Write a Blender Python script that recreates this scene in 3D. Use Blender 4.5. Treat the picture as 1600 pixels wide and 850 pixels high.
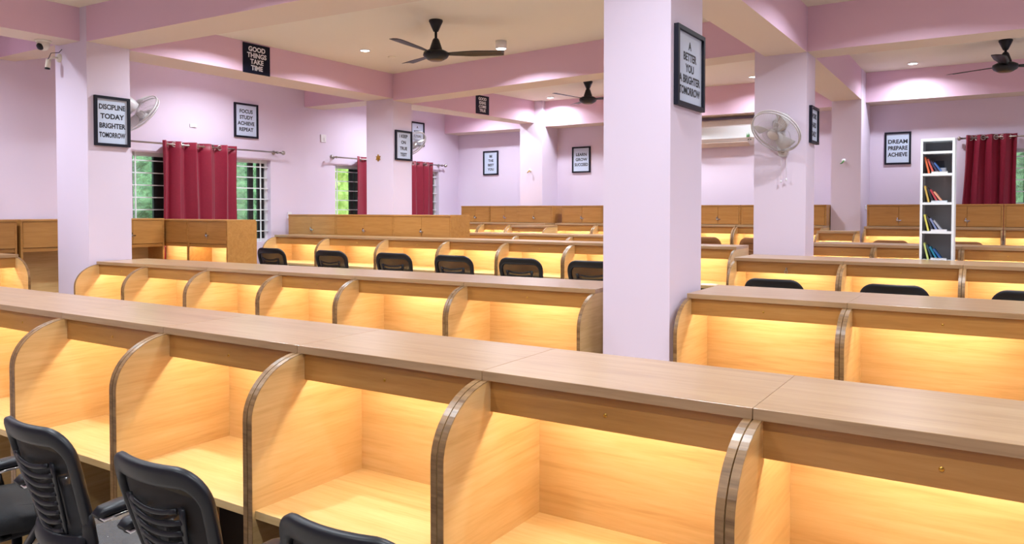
import bpy, math, random
from mathutils import Vector, Matrix
random.seed(7)
PI = math.pi
for o in list(bpy.data.objects):
    bpy.data.objects.remove(o)
SC = bpy.context.scene
COL = SC.collection

# ------------------------------------------------------------------ camera
YAW, PITCH, FPX, CY = math.radians(32.82), math.radians(1.4), 1201.0, 357.7
cam = bpy.data.cameras.new('camera')
cam.sensor_width = 36.0
cam.lens = FPX * 36.0 / 1600.0
cam.shift_y = (CY - 425.0) / 1600.0
cam.clip_start = 0.05
co = bpy.data.objects.new('camera', cam)
COL.objects.link(co)
co.location = (0, 0, 1.59)
co.rotation_euler = (PI / 2 - PITCH, 0, YAW)
SC.camera = co

# ------------------------------------------------------------------ world, exposure, room lights
w = bpy.data.worlds.new('world')
SC.world = w
w.use_nodes = True
w.node_tree.nodes['Background'].inputs[0].default_value = (0.85, 0.95, 1.0, 1)
w.node_tree.nodes['Background'].inputs[1].default_value = 6.0
SC.view_settings.view_transform = 'Standard'
SC.view_settings.look = 'None'
SC.view_settings.exposure = 0.0
SC.view_settings.gamma = 1.0
SC.view_settings.use_curve_mapping = False

LAMP_W = 33.0       # watts of each ceiling downlight
LAMP_COL = (0.84, 0.92, 1.0)
LED_STRENGTH = 70.0
LED_COL = (1.0, 0.90, 0.69)

def lamp_light(x, y, z, e=LAMP_W, r=0.06, spread=150):
    l = bpy.data.lights.new('ceiling_area_light', 'AREA')
    l.shape = 'DISK'
    l.size = r * 2
    l.energy = e
    l.color = LAMP_COL
    l.spread = math.radians(spread)
    o = bpy.data.objects.new('ceiling_area_light', l)
    COL.objects.link(o)
    o.location = (x, y, z)
    return o

CEIL = 3.26
# extra unseen ceiling lamps without fittings, added to light the room
for lx, ly in ((-5.7, 1.9), (-4.2, 2.6), (-2.7, 1.2), (-4.3, 0.2), (-1.2, 2.6), (-0.3, 0.6), (-1.9, -0.9), (0.9, 2.2),
               (0.6, 4.9), (-0.6, 5.7), (-2.9, 5.3), (-3.0, 8.3), (-4.9, 8.1), (0.8, 8.3), (-7.05, 8.3), (-7.05, 5.5), (-7.1, 2.4), (2.3, 6.3), (2.4, 3.3), (-6.9, 9.6), (2.2, 9.4),
               (-4.1, 10.0)):
    lamp_light(lx, ly, CEIL - 0.012, LAMP_W*0.85 if lx < -6.5 else LAMP_W)

# ------------------------------------------------------------------ helpers
class MB:
    def __init__(s):
        s.v, s.f, s.m, s.sm = [], [], [], []
    def add(s, vs, fs, mi=0, smooth=False):
        b = len(s.v)
        s.v += [tuple(p) for p in vs]
        for f in fs:
            s.f.append(tuple(b + i for i in f)); s.m.append(mi); s.sm.append(smooth)
        return s
    def box(s, x0, y0, z0, x1, y1, z1, mi=0):
        vs = [(x0,y0,z0),(x1,y0,z0),(x1,y1,z0),(x0,y1,z0),(x0,y0,z1),(x1,y0,z1),(x1,y1,z1),(x0,y1,z1)]
        return s.add(vs, [(0,3,2,1),(4,5,6,7),(0,1,5,4),(1,2,6,5),(2,3,7,6),(3,0,4,7)], mi)
    def quadbox(s, pts, z0, z1, mi=0, mtop=None):
        n = len(pts)
        vs = [(p[0],p[1],z0) for p in pts] + [(p[0],p[1],z1) for p in pts]
        s.add(vs, [tuple(range(n-1,-1,-1))], mi if mtop is None else mtop)
        b = len(s.v) - 2*n
        s.f.append(tuple(b+n+i for i in range(n))); s.m.append(mi); s.sm.append(False)
        for i in range(n):
            j = (i+1) % n
            s.f.append((b+i, b+j, b+n+j, b+n+i)); s.m.append(mi); s.sm.append(False)
        return s
    def prism(s, prof, a0, a1, axis='x', mi=0, mside=None, smooth_side=False):
        # prof: list of 2D points in the plane across the axis
        n = len(prof)
        def mk(p, a):
            if axis == 'x': return (a, p[0], p[1])
            if axis == 'y': return (p[0], a, p[1])
            return (p[0], p[1], a)
        vs = [mk(p, a0) for p in prof] + [mk(p, a1) for p in prof]
        b = len(s.v)
        s.v += vs
        s.f.append(tuple(b+i for i in range(n-1,-1,-1))); s.m.append(mi); s.sm.append(False)
        s.f.append(tuple(b+n+i for i in range(n))); s.m.append(mi); s.sm.append(False)
        for i in range(n):
            j = (i+1) % n
            s.f.append((b+i, b+j, b+n+j, b+n+i)); s.m.append(mi if mside is None else mside); s.sm.append(smooth_side)
        return s
    def lathe(s, prof, cx=0, cy=0, n=24, mi=0, M=None, smooth=True):
        vs, fs = [], []
        k = len(prof)
        for i in range(n):
            a = 2*PI*i/n
            for r, z in prof:
                p = Vector((cx + r*math.cos(a), cy + r*math.sin(a), z))
                vs.append(tuple(M @ p) if M else tuple(p))
        for i in range(n):
            j = (i+1) % n
            for q in range(k-1):
                fs.append((i*k+q, j*k+q, j*k+q+1, i*k+q+1))
        return s.add(vs, fs, mi, smooth)
    def tube(s, pts, r, n=8, closed=False, mi=0, flat=None, cap=True):
        # r: number or list; flat=(w,t,normal) gives a flat superelliptic section
        P = [Vector(p) for p in pts]
        k = len(P)
        rings = []
        prevN = None
        for i in range(k):
            if closed: T = (P[(i+1) % k] - P[i-1])
            else: T = P[min(i+1, k-1)] - P[max(i-1, 0)]
            if T.length < 1e-9: T = Vector((0,0,1))
            T.normalize()
            if flat:
                N = Vector(flat[2][i] if isinstance(flat[2], list) else flat[2]); N = (N - T*N.dot(T))
                N.normalize()
                B = T.cross(N)
                ww = flat[0][i] if isinstance(flat[0], list) else flat[0]
                tt = flat[1][i] if isinstance(flat[1], list) else flat[1]
            else:
                if prevN is None:
                    N = Vector((0,0,1)) if abs(T.z) < 0.9 else Vector((1,0,0))
                    N = (N - T*N.dot(T)).normalized()
                else:
                    N = (prevN - T*prevN.dot(T))
                    N = N.normalized() if N.length > 1e-6 else T.orthogonal().normalized()
                prevN = N
                B = T.cross(N)
                rr = r[i] if isinstance(r, list) else r
                ww = tt = rr*2
            ring = []
            for q in range(n):
                a = 2*PI*(q+0.5)/n
                c, d = math.cos(a), math.sin(a)
                if flat:
                    c = math.copysign(abs(c)**0.6, c); d = math.copysign(abs(d)**0.6, d)
                ring.append(tuple(P[i] + B*(c*ww/2) + N*(d*tt/2)))
            rings.append(ring)
        vs = [v for rg in rings for v in rg]
        fs = []
        rng = k if closed else k-1
        for i in range(rng):
            j = (i+1) % k
            for q in range(n):
                t = (q+1) % n
                fs.append((i*n+q, i*n+t, j*n+t, j*n+q))
        if not closed and cap:
            fs.append(tuple(range(n-1,-1,-1))); fs.append(tuple((k-1)*n+q for q in range(n)))
        return s.add(vs, fs, mi, True)
    def sphere(s, c, r, n=12, mi=0, sx=1, sy=1, sz=1):
        prof = [(r*math.cos(-PI/2+PI*i/(n//2+2)), r*math.sin(-PI/2+PI*i/(n//2+2))) for i in range(n//2+3)]
        M = Matrix.Translation(Vector(c)) @ Matrix.Diagonal((sx, sy, sz, 1))
        return s.lathe(prof, 0, 0, n, mi, M)
    def build(s, name, mats, parent=None, loc=None, rz=None, bevel=0.0):
        me = bpy.data.meshes.new(name)
        me.from_pydata(s.v, [], s.f)
        for m in (mats if isinstance(mats, (list, tuple)) else [mats]):
            me.materials.append(m)
        me.polygons.foreach_set('material_index', s.m)
        me.polygons.foreach_set('use_smooth', s.sm)
        me.update()
        import bmesh
        bm = bmesh.new(); bm.from_mesh(me)
        bmesh.ops.recalc_face_normals(bm, faces=bm.faces)
        bm.to_mesh(me); bm.free()
        o = bpy.data.objects.new(name, me)
        COL.objects.link(o)
        if parent: o.parent = parent
        if loc: o.location = loc
        if rz is not None: o.rotation_euler = (0, 0, rz)
        if bevel:
            b = o.modifiers.new('bevel', 'BEVEL'); b.width = bevel; b.segments = 2; b.limit_method = 'ANGLE'
        return o

def tag(o, label=None, cat=None, group=None, kind=None):
    if label: o['label'] = label
    if cat: o['category'] = cat
    if group: o['group'] = group
    if kind: o['kind'] = kind
    return o
def thing(name, label, cat, loc=(0,0,0), rz=0, group=None):
    o = bpy.data.objects.new(name, None)
    COL.objects.link(o)
    o.empty_display_size = 0.1
    o.location = loc
    o.rotation_euler = (0, 0, rz)
    return tag(o, label, cat, group)
def dup(root, loc, rz, label, group=None):
    r = root.copy(); COL.objects.link(r); r.location = loc; r.rotation_euler = (0,0,rz); r['label'] = label
    if group: r['group'] = group
    for ch in list(root.children):
        c = ch.copy(); COL.objects.link(c); c.parent = r
        for g in list(ch.children):
            d = g.copy(); COL.objects.link(d); d.parent = c
    return r

# ------------------------------------------------------------------ materials
def srgb(r, g, b):
    def f(c):
        c /= 255.0
        return c/12.92 if c <= 0.04045 else ((c+0.055)/1.055)**2.4
    return (f(r), f(g), f(b), 1)
def mat(name, col, rough=0.5, metal=0.0, spec=0.5, coat=0.0, alpha=1.0, noise=None):
    m = bpy.data.materials.new(name); m.use_nodes = True
    nt = m.node_tree; b = nt.nodes['Principled BSDF']
    b.inputs['Base Color'].default_value = col
    b.inputs['Roughness'].default_value = rough
    b.inputs['Metallic'].default_value = metal
    b.inputs['Specular IOR Level'].default_value = spec
    b.inputs['Coat Weight'].default_value = coat
    b.inputs['Alpha'].default_value = alpha
    if noise:
        sc, amt, bump = noise
        tc = nt.nodes.new('ShaderNodeTexCoord')
        n = nt.nodes.new('ShaderNodeTexNoise'); n.inputs['Scale'].default_value = sc; n.inputs['Detail'].default_value = 4
        nt.links.new(tc.outputs['Object'], n.inputs['Vector'])
        mx = nt.nodes.new('ShaderNodeMixRGB'); mx.blend_type = 'MULTIPLY'; mx.inputs[0].default_value = 1
        mx.inputs[1].default_value = col
        rp = nt.nodes.new('ShaderNodeValToRGB')
        rp.color_ramp.elements[0].position = 0.3; rp.color_ramp.elements[1].position = 0.7
        rp.color_ramp.elements[0].color = (1-amt,)*3 + (1,)
        rp.color_ramp.elements[1].color = (1,1,1,1)
        nt.links.new(n.outputs['Fac'], rp.inputs[0]); nt.links.new(rp.outputs[0], mx.inputs[2])
        nt.links.new(mx.outputs[0], b.inputs['Base Color'])
        if bump:
            bp = nt.nodes.new('ShaderNodeBump'); bp.inputs['Strength'].default_value = bump; bp.inputs['Distance'].default_value = 0.002
            nt.links.new(n.outputs['Fac'], bp.inputs['Height']); nt.links.new(bp.outputs[0], b.inputs['Normal'])
    return m
def emit(name, col, s):
    m = bpy.data.materials.new(name); m.use_nodes = True
    b = m.node_tree.nodes['Principled BSDF']
    b.inputs['Base Color'].default_value = (0.9,0.9,0.9,1)
    b.inputs['Emission Color'].default_value = tuple(col[:3]) + (1,)
    b.inputs['Emission Strength'].default_value = s
    return m
def wood(name, axis, dark, mid, light, rough=0.38, coat=0.15, contrast=1.0):
    m = bpy.data.materials.new(name); m.use_nodes = True
    nt = m.node_tree; b = nt.nodes['Principled BSDF']; L = nt.links.new
    tc = nt.nodes.new('ShaderNodeTexCoord'); oi = nt.nodes.new('ShaderNodeObjectInfo')
    ad = nt.nodes.new('ShaderNodeVectorMath'); ad.operation = 'ADD'
    ml = nt.nodes.new('ShaderNodeMath'); ml.operation = 'MULTIPLY'; ml.inputs[1].default_value = 37.0
    L(oi.outputs['Random'], ml.inputs[0]); L(tc.outputs['Object'], ad.inputs[0]); L(ml.outputs[0], ad.inputs[1])
    mp = nt.nodes.new('ShaderNodeMapping')
    s = {'x': (1.1, 16, 16), 'y': (16, 1.1, 16)}[axis]
    mp.inputs['Scale'].default_value = s
    if axis == 'y': mp.inputs['Rotation'].default_value = (math.radians(14), 0, 0)
    L(ad.outputs[0], mp.inputs['Vector'])
    n1 = nt.nodes.new('ShaderNodeTexNoise'); n1.inputs['Scale'].default_value = 1.5; n1.inputs['Detail'].default_value = 5
    n1.inputs['Distortion'].default_value = 0.9; n1.inputs['Roughness'].default_value = 0.55
    L(mp.outputs[0], n1.inputs['Vector'])
    n2 = nt.nodes.new('ShaderNodeTexNoise'); n2.inputs['Scale'].default_value = 7.0; n2.inputs['Detail'].default_value = 3
    n2.inputs['Distortion'].default_value = 0.4
    L(mp.outputs[0], n2.inputs['Vector'])
    mix = nt.nodes.new('ShaderNodeMath'); mix.operation = 'MULTIPLY_ADD'; mix.inputs[1].default_value = 0.35
    L(n2.outputs['Fac'], mix.inputs[0]); 
    sub = nt.nodes.new('ShaderNodeMath'); sub.operation = 'MULTIPLY'; sub.inputs[1].default_value = 0.65
    L(n1.outputs['Fac'], sub.inputs[0]); L(sub.outputs[0], mix.inputs[2])
    rp = nt.nodes.new('ShaderNodeValToRGB'); cr = rp.color_ramp
    cr.elements[0].position = 0.5 - 0.2/contrast; cr.elements[0].color = dark
    cr.elements[1].position = 0.5 + 0.18/contrast; cr.elements[1].color = light
    e = cr.elements.new(0.48); e.color = mid
    L(mix.outputs[0], rp.inputs[0]); L(rp.outputs[0], b.inputs['Base Color'])
    b.inputs['Roughness'].default_value = rough
    b.inputs['Coat Weight'].default_value = coat
    b.inputs['Coat Roughness'].default_value = 0.25
    bp = nt.nodes.new('ShaderNodeBump'); bp.inputs['Strength'].default_value = 0.06; bp.inputs['Distance'].default_value = 0.001
    L(n2.outputs['Fac'], bp.inputs['Height']); L(bp.outputs[0], b.inputs['Normal'])
    return m

WX = wood('oak_laminate_long_grain', 'x', srgb(192,152,96), srgb(208,171,116), srgb(217,184,132))
WY = wood('oak_laminate_side_grain', 'y', srgb(192,152,96), srgb(208,171,116), srgb(217,184,132))
WT = wood('oak_laminate_top', 'x', srgb(152,118,84), srgb(168,134,98), srgb(180,148,112), rough=0.3, coat=0.35)
WF = wood('oak_laminate_facia', 'x', srgb(154,104,50), srgb(170,118,58), srgb(180,130,70))
WE = wood('oak_edge_band', 'x', srgb(100,70,40), srgb(128,94,58), srgb(150,114,74), rough=0.4, coat=0.1, contrast=1.4)
M = {}
M['lilac'] = mat('lilac_wall_paint', srgb(224,209,229), 0.6, noise=(0.7, 0.03, 0))
M['pink'] = mat('pink_beam_paint', srgb(226,190,212), 0.6, noise=(0.7, 0.03, 0))
M['cream'] = mat('cream_ceiling_paint', srgb(230,222,208), 0.8, noise=(0.6, 0.03, 0))
M['soffit'] = mat('beige_soffit_paint', srgb(220,202,188), 0.75, noise=(0.6, 0.03, 0))
M['floor'] = mat('beige_floor_tile', srgb(196,184,172), 0.3, noise=(3, 0.1, 0))
M['black'] = mat('black_plastic', srgb(15,17,25), 0.42, spec=0.4)
M['blackfab'] = mat('black_fabric', srgb(20,21,26), 0.85, noise=(300, 0.4, 0.4))
M['brownfab'] = mat('brown_upholstery', srgb(140,92,50), 0.7, noise=(80, 0.15, 0.2))
M['underdesk_shade'] = mat('shade_dark_laminate', srgb(38,27,22), 0.6)  # modesty panels: the shade under the desks is put into this dark colour
M['navy'] = mat('navy_black_frame', srgb(12,14,32), 0.5, spec=0.3)
M['chrome'] = mat('chrome', srgb(200,200,205), 0.15, 1.0)
M['steel'] = mat('brushed_steel', srgb(178,172,168), 0.3, 1.0)
M['white'] = mat('white_plastic', srgb(232,230,234), 0.35)
M['metalwhite'] = mat('white_enamel_steel', srgb(225,228,232), 0.4)
M['greyback'] = mat('grey_enamel_steel', srgb(158,158,164), 0.5)
M['paper'] = mat('poster_paper', srgb(200,212,234), 0.5)
M['ink'] = mat('black_ink', srgb(22,24,40), 0.6)
M['whiteink'] = mat('white_ink', srgb(230,230,240), 0.6)
M['navypaper'] = mat('navy_poster', srgb(14,17,40), 0.6, spec=0.2)
M['brass'] = mat('brass', srgb(190,150,70), 0.3, 1.0)
M['brown'] = mat('brown_plastic', srgb(96,72,40), 0.4)
M['alu'] = mat('white_window_aluminium', srgb(214,212,214), 0.4)
M['dark'] = mat('black_rubber', srgb(12,12,14), 0.6)
M['fanwhite'] = mat('grey_white_fan_plastic', srgb(206,202,204), 0.4)
M['fanhub'] = mat('silver_fan_hub', srgb(150,146,150), 0.3, 0.6)
M['green'] = mat('green_leaf', srgb(60,130,60), 0.5)
M['lamp'] = emit('white_lamp_diffuser', (0.93,0.97,1.0), 14.0)
M['led'] = emit('warm_light_strip', LED_COL, LED_STRENGTH)
M['curtain'] = mat('crimson_satin', srgb(132,18,46), 0.48, spec=0.4, noise=(60, 0.12, 0.2))
M['curtain'].node_tree.nodes['Principled BSDF'].inputs['Sheen Weight'].default_value = 0.08
# clear crinkled plastic wrap
m = mat('crinkled_clear_plastic', (0.8,0.8,0.85,1), 0.12, alpha=0.16)
nt = m.node_tree
vo = nt.nodes.new('ShaderNodeTexNoise'); vo.inputs['Scale'].default_value = 22; vo.inputs['Distortion'].default_value = 3.0; vo.inputs['Detail'].default_value = 6
tc = nt.nodes.new('ShaderNodeTexCoord'); nt.links.new(tc.outputs['Object'], vo.inputs['Vector'])
bp = nt.nodes.new('ShaderNodeBump'); bp.inputs['Strength'].default_value = 1.0; bp.inputs['Distance'].default_value = 0.02
nt.links.new(vo.outputs['Fac'], bp.inputs['Height']); nt.links.new(bp.outputs[0], nt.nodes['Principled BSDF'].inputs['Normal'])
M['wrap'] = m
# chair mesh: fine net, partly see-through
M['net'] = mat('black_net', srgb(20,20,24), 0.8, alpha=0.93)
M['glasscage'] = mat('clear_fan_guard', (0.75,0.75,0.78,1), 0.15, alpha=0.16)
# hammered window glass
m = bpy.data.materials.new('hammered_glass'); m.use_nodes = True
nt = m.node_tree; nt.nodes.clear(); L = nt.links.new
out = nt.nodes.new('ShaderNodeOutputMaterial'); mx = nt.nodes.new('ShaderNodeMixShader'); mx.inputs[0].default_value = 0.25
tr = nt.nodes.new('ShaderNodeBsdfTransparent'); tr.inputs[0].default_value = (0.8,0.93,0.86,1)
gl = nt.nodes.new('ShaderNodeBsdfGlossy'); gl.inputs['Roughness'].default_value = 0.25; gl.inputs[0].default_value = (0.6,0.75,0.7,1)
vo = nt.nodes.new('ShaderNodeTexVoronoi'); vo.inputs['Scale'].default_value = 70
bp = nt.nodes.new('ShaderNodeBump'); bp.inputs['Strength'].default_value = 0.8; bp.inputs['Distance'].default_value = 0.004
L(vo.outputs['Distance'], bp.inputs['Height']); L(bp.outputs[0], gl.inputs['Normal'])
L(tr.outputs[0], mx.inputs[1]); L(gl.outputs[0], mx.inputs[2]); L(mx.outputs[0], out.inputs[0])
M['glass'] = m
# foliage outside
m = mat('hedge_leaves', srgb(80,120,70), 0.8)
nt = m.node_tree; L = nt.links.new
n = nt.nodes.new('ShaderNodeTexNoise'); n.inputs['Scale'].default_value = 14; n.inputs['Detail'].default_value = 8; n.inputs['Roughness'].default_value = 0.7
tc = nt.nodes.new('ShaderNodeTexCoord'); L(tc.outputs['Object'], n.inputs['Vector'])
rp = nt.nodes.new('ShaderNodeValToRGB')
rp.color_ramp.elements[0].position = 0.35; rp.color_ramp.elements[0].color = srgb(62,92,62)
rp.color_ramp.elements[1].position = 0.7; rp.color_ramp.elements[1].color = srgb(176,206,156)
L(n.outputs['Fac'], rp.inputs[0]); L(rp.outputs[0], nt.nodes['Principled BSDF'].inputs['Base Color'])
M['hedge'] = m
m2 = m.copy(); m2.name = 'painted_sun_hedge_leaves'  # lighter yellow copy, sunlight put into the leaf colour
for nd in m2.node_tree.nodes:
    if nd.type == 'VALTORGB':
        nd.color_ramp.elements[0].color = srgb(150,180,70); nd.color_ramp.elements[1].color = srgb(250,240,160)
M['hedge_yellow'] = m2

# ------------------------------------------------------------------ structure
def struct(name, mb, m, **k):
    return tag(mb.build(name, m, **k), kind='structure')
XW, YB, XR, YF = -7.93, 10.6, 4.2, -3.2
b = MB().box(XW-0.25, YF-0.2, -0.1, XR+0.2, YB+0.25, 0); struct('floor', b, M['floor'])
b = MB().box(XW-0.25, YF-0.2, CEIL, XR+0.2, YB+0.25, CEIL+0.12); struct('ceiling', b, M['cream'])
def wall_x(name, x0, x1, ya, yb, wins):
    b = MB(); y = ya
    for (a, c, z0, z1) in wins:
        b.box(x0, y, 0, x1, a, CEIL); b.box(x0, a, 0, x1, c, z0); b.box(x0, a, z1, x1, c, CEIL); y = c
    b.box(x0, y, 0, x1, yb, CEIL)
    return struct(name, b, M['lilac'])
WIN1 = (4.75, 6.60, 1.19, 2.225); WIN2 = (7.725, 10.06, 1.19, 2.225)
wall_x('wall_left', XW-0.22, XW, YF, YB+0.22, (WIN1, WIN2))
WIN3 = (-0.05, 1.25, 1.19, 2.30)
b = MB(); b.box(XW, YB, 0, WIN3[0], YB+0.22, CEIL); b.box(WIN3[0], YB, 0, WIN3[1], YB+0.22, WIN3[2]); b.box(WIN3[0], YB, WIN3[3], WIN3[1], YB+0.22, CEIL); b.box(WIN3[1], YB, 0, XR, YB+0.22, CEIL)
struct('wall_back', b, M['lilac'])
struct('wall_right', MB().box(XR, YF, 0, XR+0.2, YB+0.22, CEIL), M['lilac'])
struct('wall_front', MB().box(XW, YF-0.2, 0, XR, YF, CEIL), M['lilac'])

# columns (trim_n) and beams
def column(i, x0, x1, y0, y1, z1=CEIL):
    struct('trim_%d' % i, MB().box(x0, y0, 0, x1, y1, z1), M['lilac'])
column(1, -6.853, -6.36, 3.430, 3.797)
column(2, -1.763, -1.400, 3.608, 4.067)
column(3, -1.829, -1.405, 6.654, 6.980)
column(4, -6.803, -6.36, 7.166, 7.515)
column(5, -1.80, -1.47, 9.90, YB)
column(6, -6.385, -5.985, 10.13, YB)
def beam(i, pts, z0):
    b = MB(); b.quadbox(pts, z0, CEIL+0.001, 0, 1)
    struct('trim_%d' % i, b, [M['pink'], M['soffit']])
beam(7, [(-6.81,3.797),(-6.36,3.797),(-6.36,7.166),(-6.80,7.166)], 2.962)
beam(8, [(-6.79,7.515),(-6.36,7.515),(-6.12,10.20),(-6.40,10.20)], 2.93)
beam(9, [(-6.36,3.432),(-1.763,3.61),(-1.763,4.05),(-6.36,3.795)], 2.972)
beam(10, [(-6.36,7.168),(-1.829,6.656),(-1.829,6.98),(-6.36,7.513)], 2.935)
beam(11, [(-1.405,6.656),(XR,6.656),(XR,6.978),(-1.405,6.978)], 2.893)
beam(12, [(-1.745,4.067),(-1.402,4.067),(-1.407,6.654),(-1.745,6.654)], 2.890)
beam(13, [(-1.80,6.98),(-1.41,6.98),(-1.475,9.9),(-1.80,9.9)], 2.90)
beam(14, [(-6.79,YF),(-6.46,YF),(-6.46,3.43),(-6.79,3.43)], 2.985)
beam(15, [(XW,3.432),(-6.853,3.432),(-6.853,3.795),(XW,3.60)], 3.0)
beam(16, [(XW,7.168),(-6.803,7.168),(-6.803,7.513),(XW,7.513)], 2.967)
beam(17, [(XW,10.22),(-6.385,10.22),(-6.385,YB),(XW,YB)], 2.868)
beam(18, [(-5.985,10.22),(-1.80,10.22),(-1.80,YB),(-5.985,YB)], 2.875)
beam(19, [(-1.47,10.22),(XR,10.22),(XR,YB),(-1.47,YB)], 2.90)

# windows: frame, sash, glass, bars
def window(i, a0, a1, z0, z1, axis, sash, kind_glass='glass'):
    root = thing('window_%d' % i, None, None); root['kind'] = 'structure'
    def bx(mb, s0, s1, d0, d1, za, zb):
        if axis == 'x': mb.box(XW-d1, s0, za, XW-d0, s1, zb)
        else: mb.box(s0, YB+d0, za, s1, YB+d1, zb)
    f = MB()
    for (s0, s1, za, zb) in ((a0, a1, z1-0.04, z1), (a0, a1, z0, z0+0.04), (a0, a0+0.035, z0+0.04, z1-0.04), (a1-0.035, a1, z0+0.04, z1-0.04)):
        bx(f, s0, s1, 0.07, 0.13, za, zb)
    f.build('window_frame', M['alu'], root)
    s = MB()
    for (s0, s1) in sash: bx(s, s0, s1, 0.09, 0.12, z0+0.04, z1-0.04)
    s.build('window_sash', M['dark'], root)
    g = MB(); bx(g, a0+0.03, a1-0.03, 0.125, 0.130, z0+0.03, z1-0.03)
    g.build('glass_pane', M['glass'], root)
    bars = MB()
    nb = 7
    for k in range(nb):
        z = z1 - 0.09 - k*0.135
        bx(bars, a0+0.005, a1-0.005, 0.045, 0.055, z-0.006, z+0.006)
    for q in (0.03, 0.5, 0.93):
        s0 = a0 + (a1-a0)*q
        bx(bars, s0, s0+0.012, 0.040, 0.052, z0, z1)
    bars.build('window_grille', M['metalwhite'], root)
    return root
window(1, *WIN1, 'x', ((5.05, 5.20), (6.33, 6.40), (6.47, 6.565), (4.80, 4.81)))
window(2, *WIN2, 'x', ((8.10, 8.17), (8.20, 8.36), (9.83, 10.02)))
window(3, *WIN3, 'y', ((0.15, 0.2), (0.55, 0.62)))
# hedges outside
def hedge(label, x0, x1, y0, y1, z1, m):
    b = MB(); nx = 1; rnd = random.Random(3)
    # bumpy slab: grid over the longer side
    L_ = (y1-y0) if (y1-y0) > (x1-x0) else (x1-x0)
    n, k = int(L_/0.18), int(z1/0.18)
    long_y = (y1-y0) > (x1-x0)
    vs, fs = [], []
    for i in range(n+1):
        for j in range(k+1):
            q = rnd.uniform(0, 0.3)
            if long_y: vs.append((x1 - q, y0 + L_*i/n, z1*j/k))
            else: vs.append((x0 + L_*i/n, y0 + q, z1*j/k))
    off = len(vs)
    for i in range(n+1):
        for j in range(k+1):
            if long_y: vs.append((x0, y0 + L_*i/n, z1*j/k))
            else: vs.append((x0 + L_*i/n, y1, z1*j/k))
    for i in range(n):
        for j in range(k):
            a = i*(k+1)+j
            fs.append((a, a+k+1, a+k+2, a+1)); fs.append((off+a, off+a+1, off+a+k+2, off+a+k+1))
    for i in range(n):
        a = i*(k+1)+k; fs.append((a, a+k+1, off+a+k+1, off+a))
        a = i*(k+1); fs.append((a, off+a, off+a+k+1, a+k+1))
    for j in range(k):
        fs.append((j, j+1, off+j+1, off+j)); a = n*(k+1)+j; fs.append((a, off+a, off+a+1, a+1))
    b.add(vs, fs, 0, False)
    o = b.build('garden_hedge', m)
    return tag(o, label, 'hedge', kind='stuff')
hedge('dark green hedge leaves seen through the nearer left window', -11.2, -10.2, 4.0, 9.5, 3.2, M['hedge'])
hedge('yellow green hedge with painted sunlight seen through the farther left window', -11.2, -10.2, 9.55, 15.0, 3.2, M['hedge_yellow'])
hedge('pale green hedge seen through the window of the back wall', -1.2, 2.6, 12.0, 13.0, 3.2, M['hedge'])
tag(MB().box(-16, -4, -0.14, XW-0.26, 18, -0.1).build('garden_ground', M['floor']), kind='structure')
tag(MB().box(XW-0.25, YB+0.26, -0.14, 6, 18, -0.1).build('garden_ground', M['floor']), kind='structure')

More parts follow.
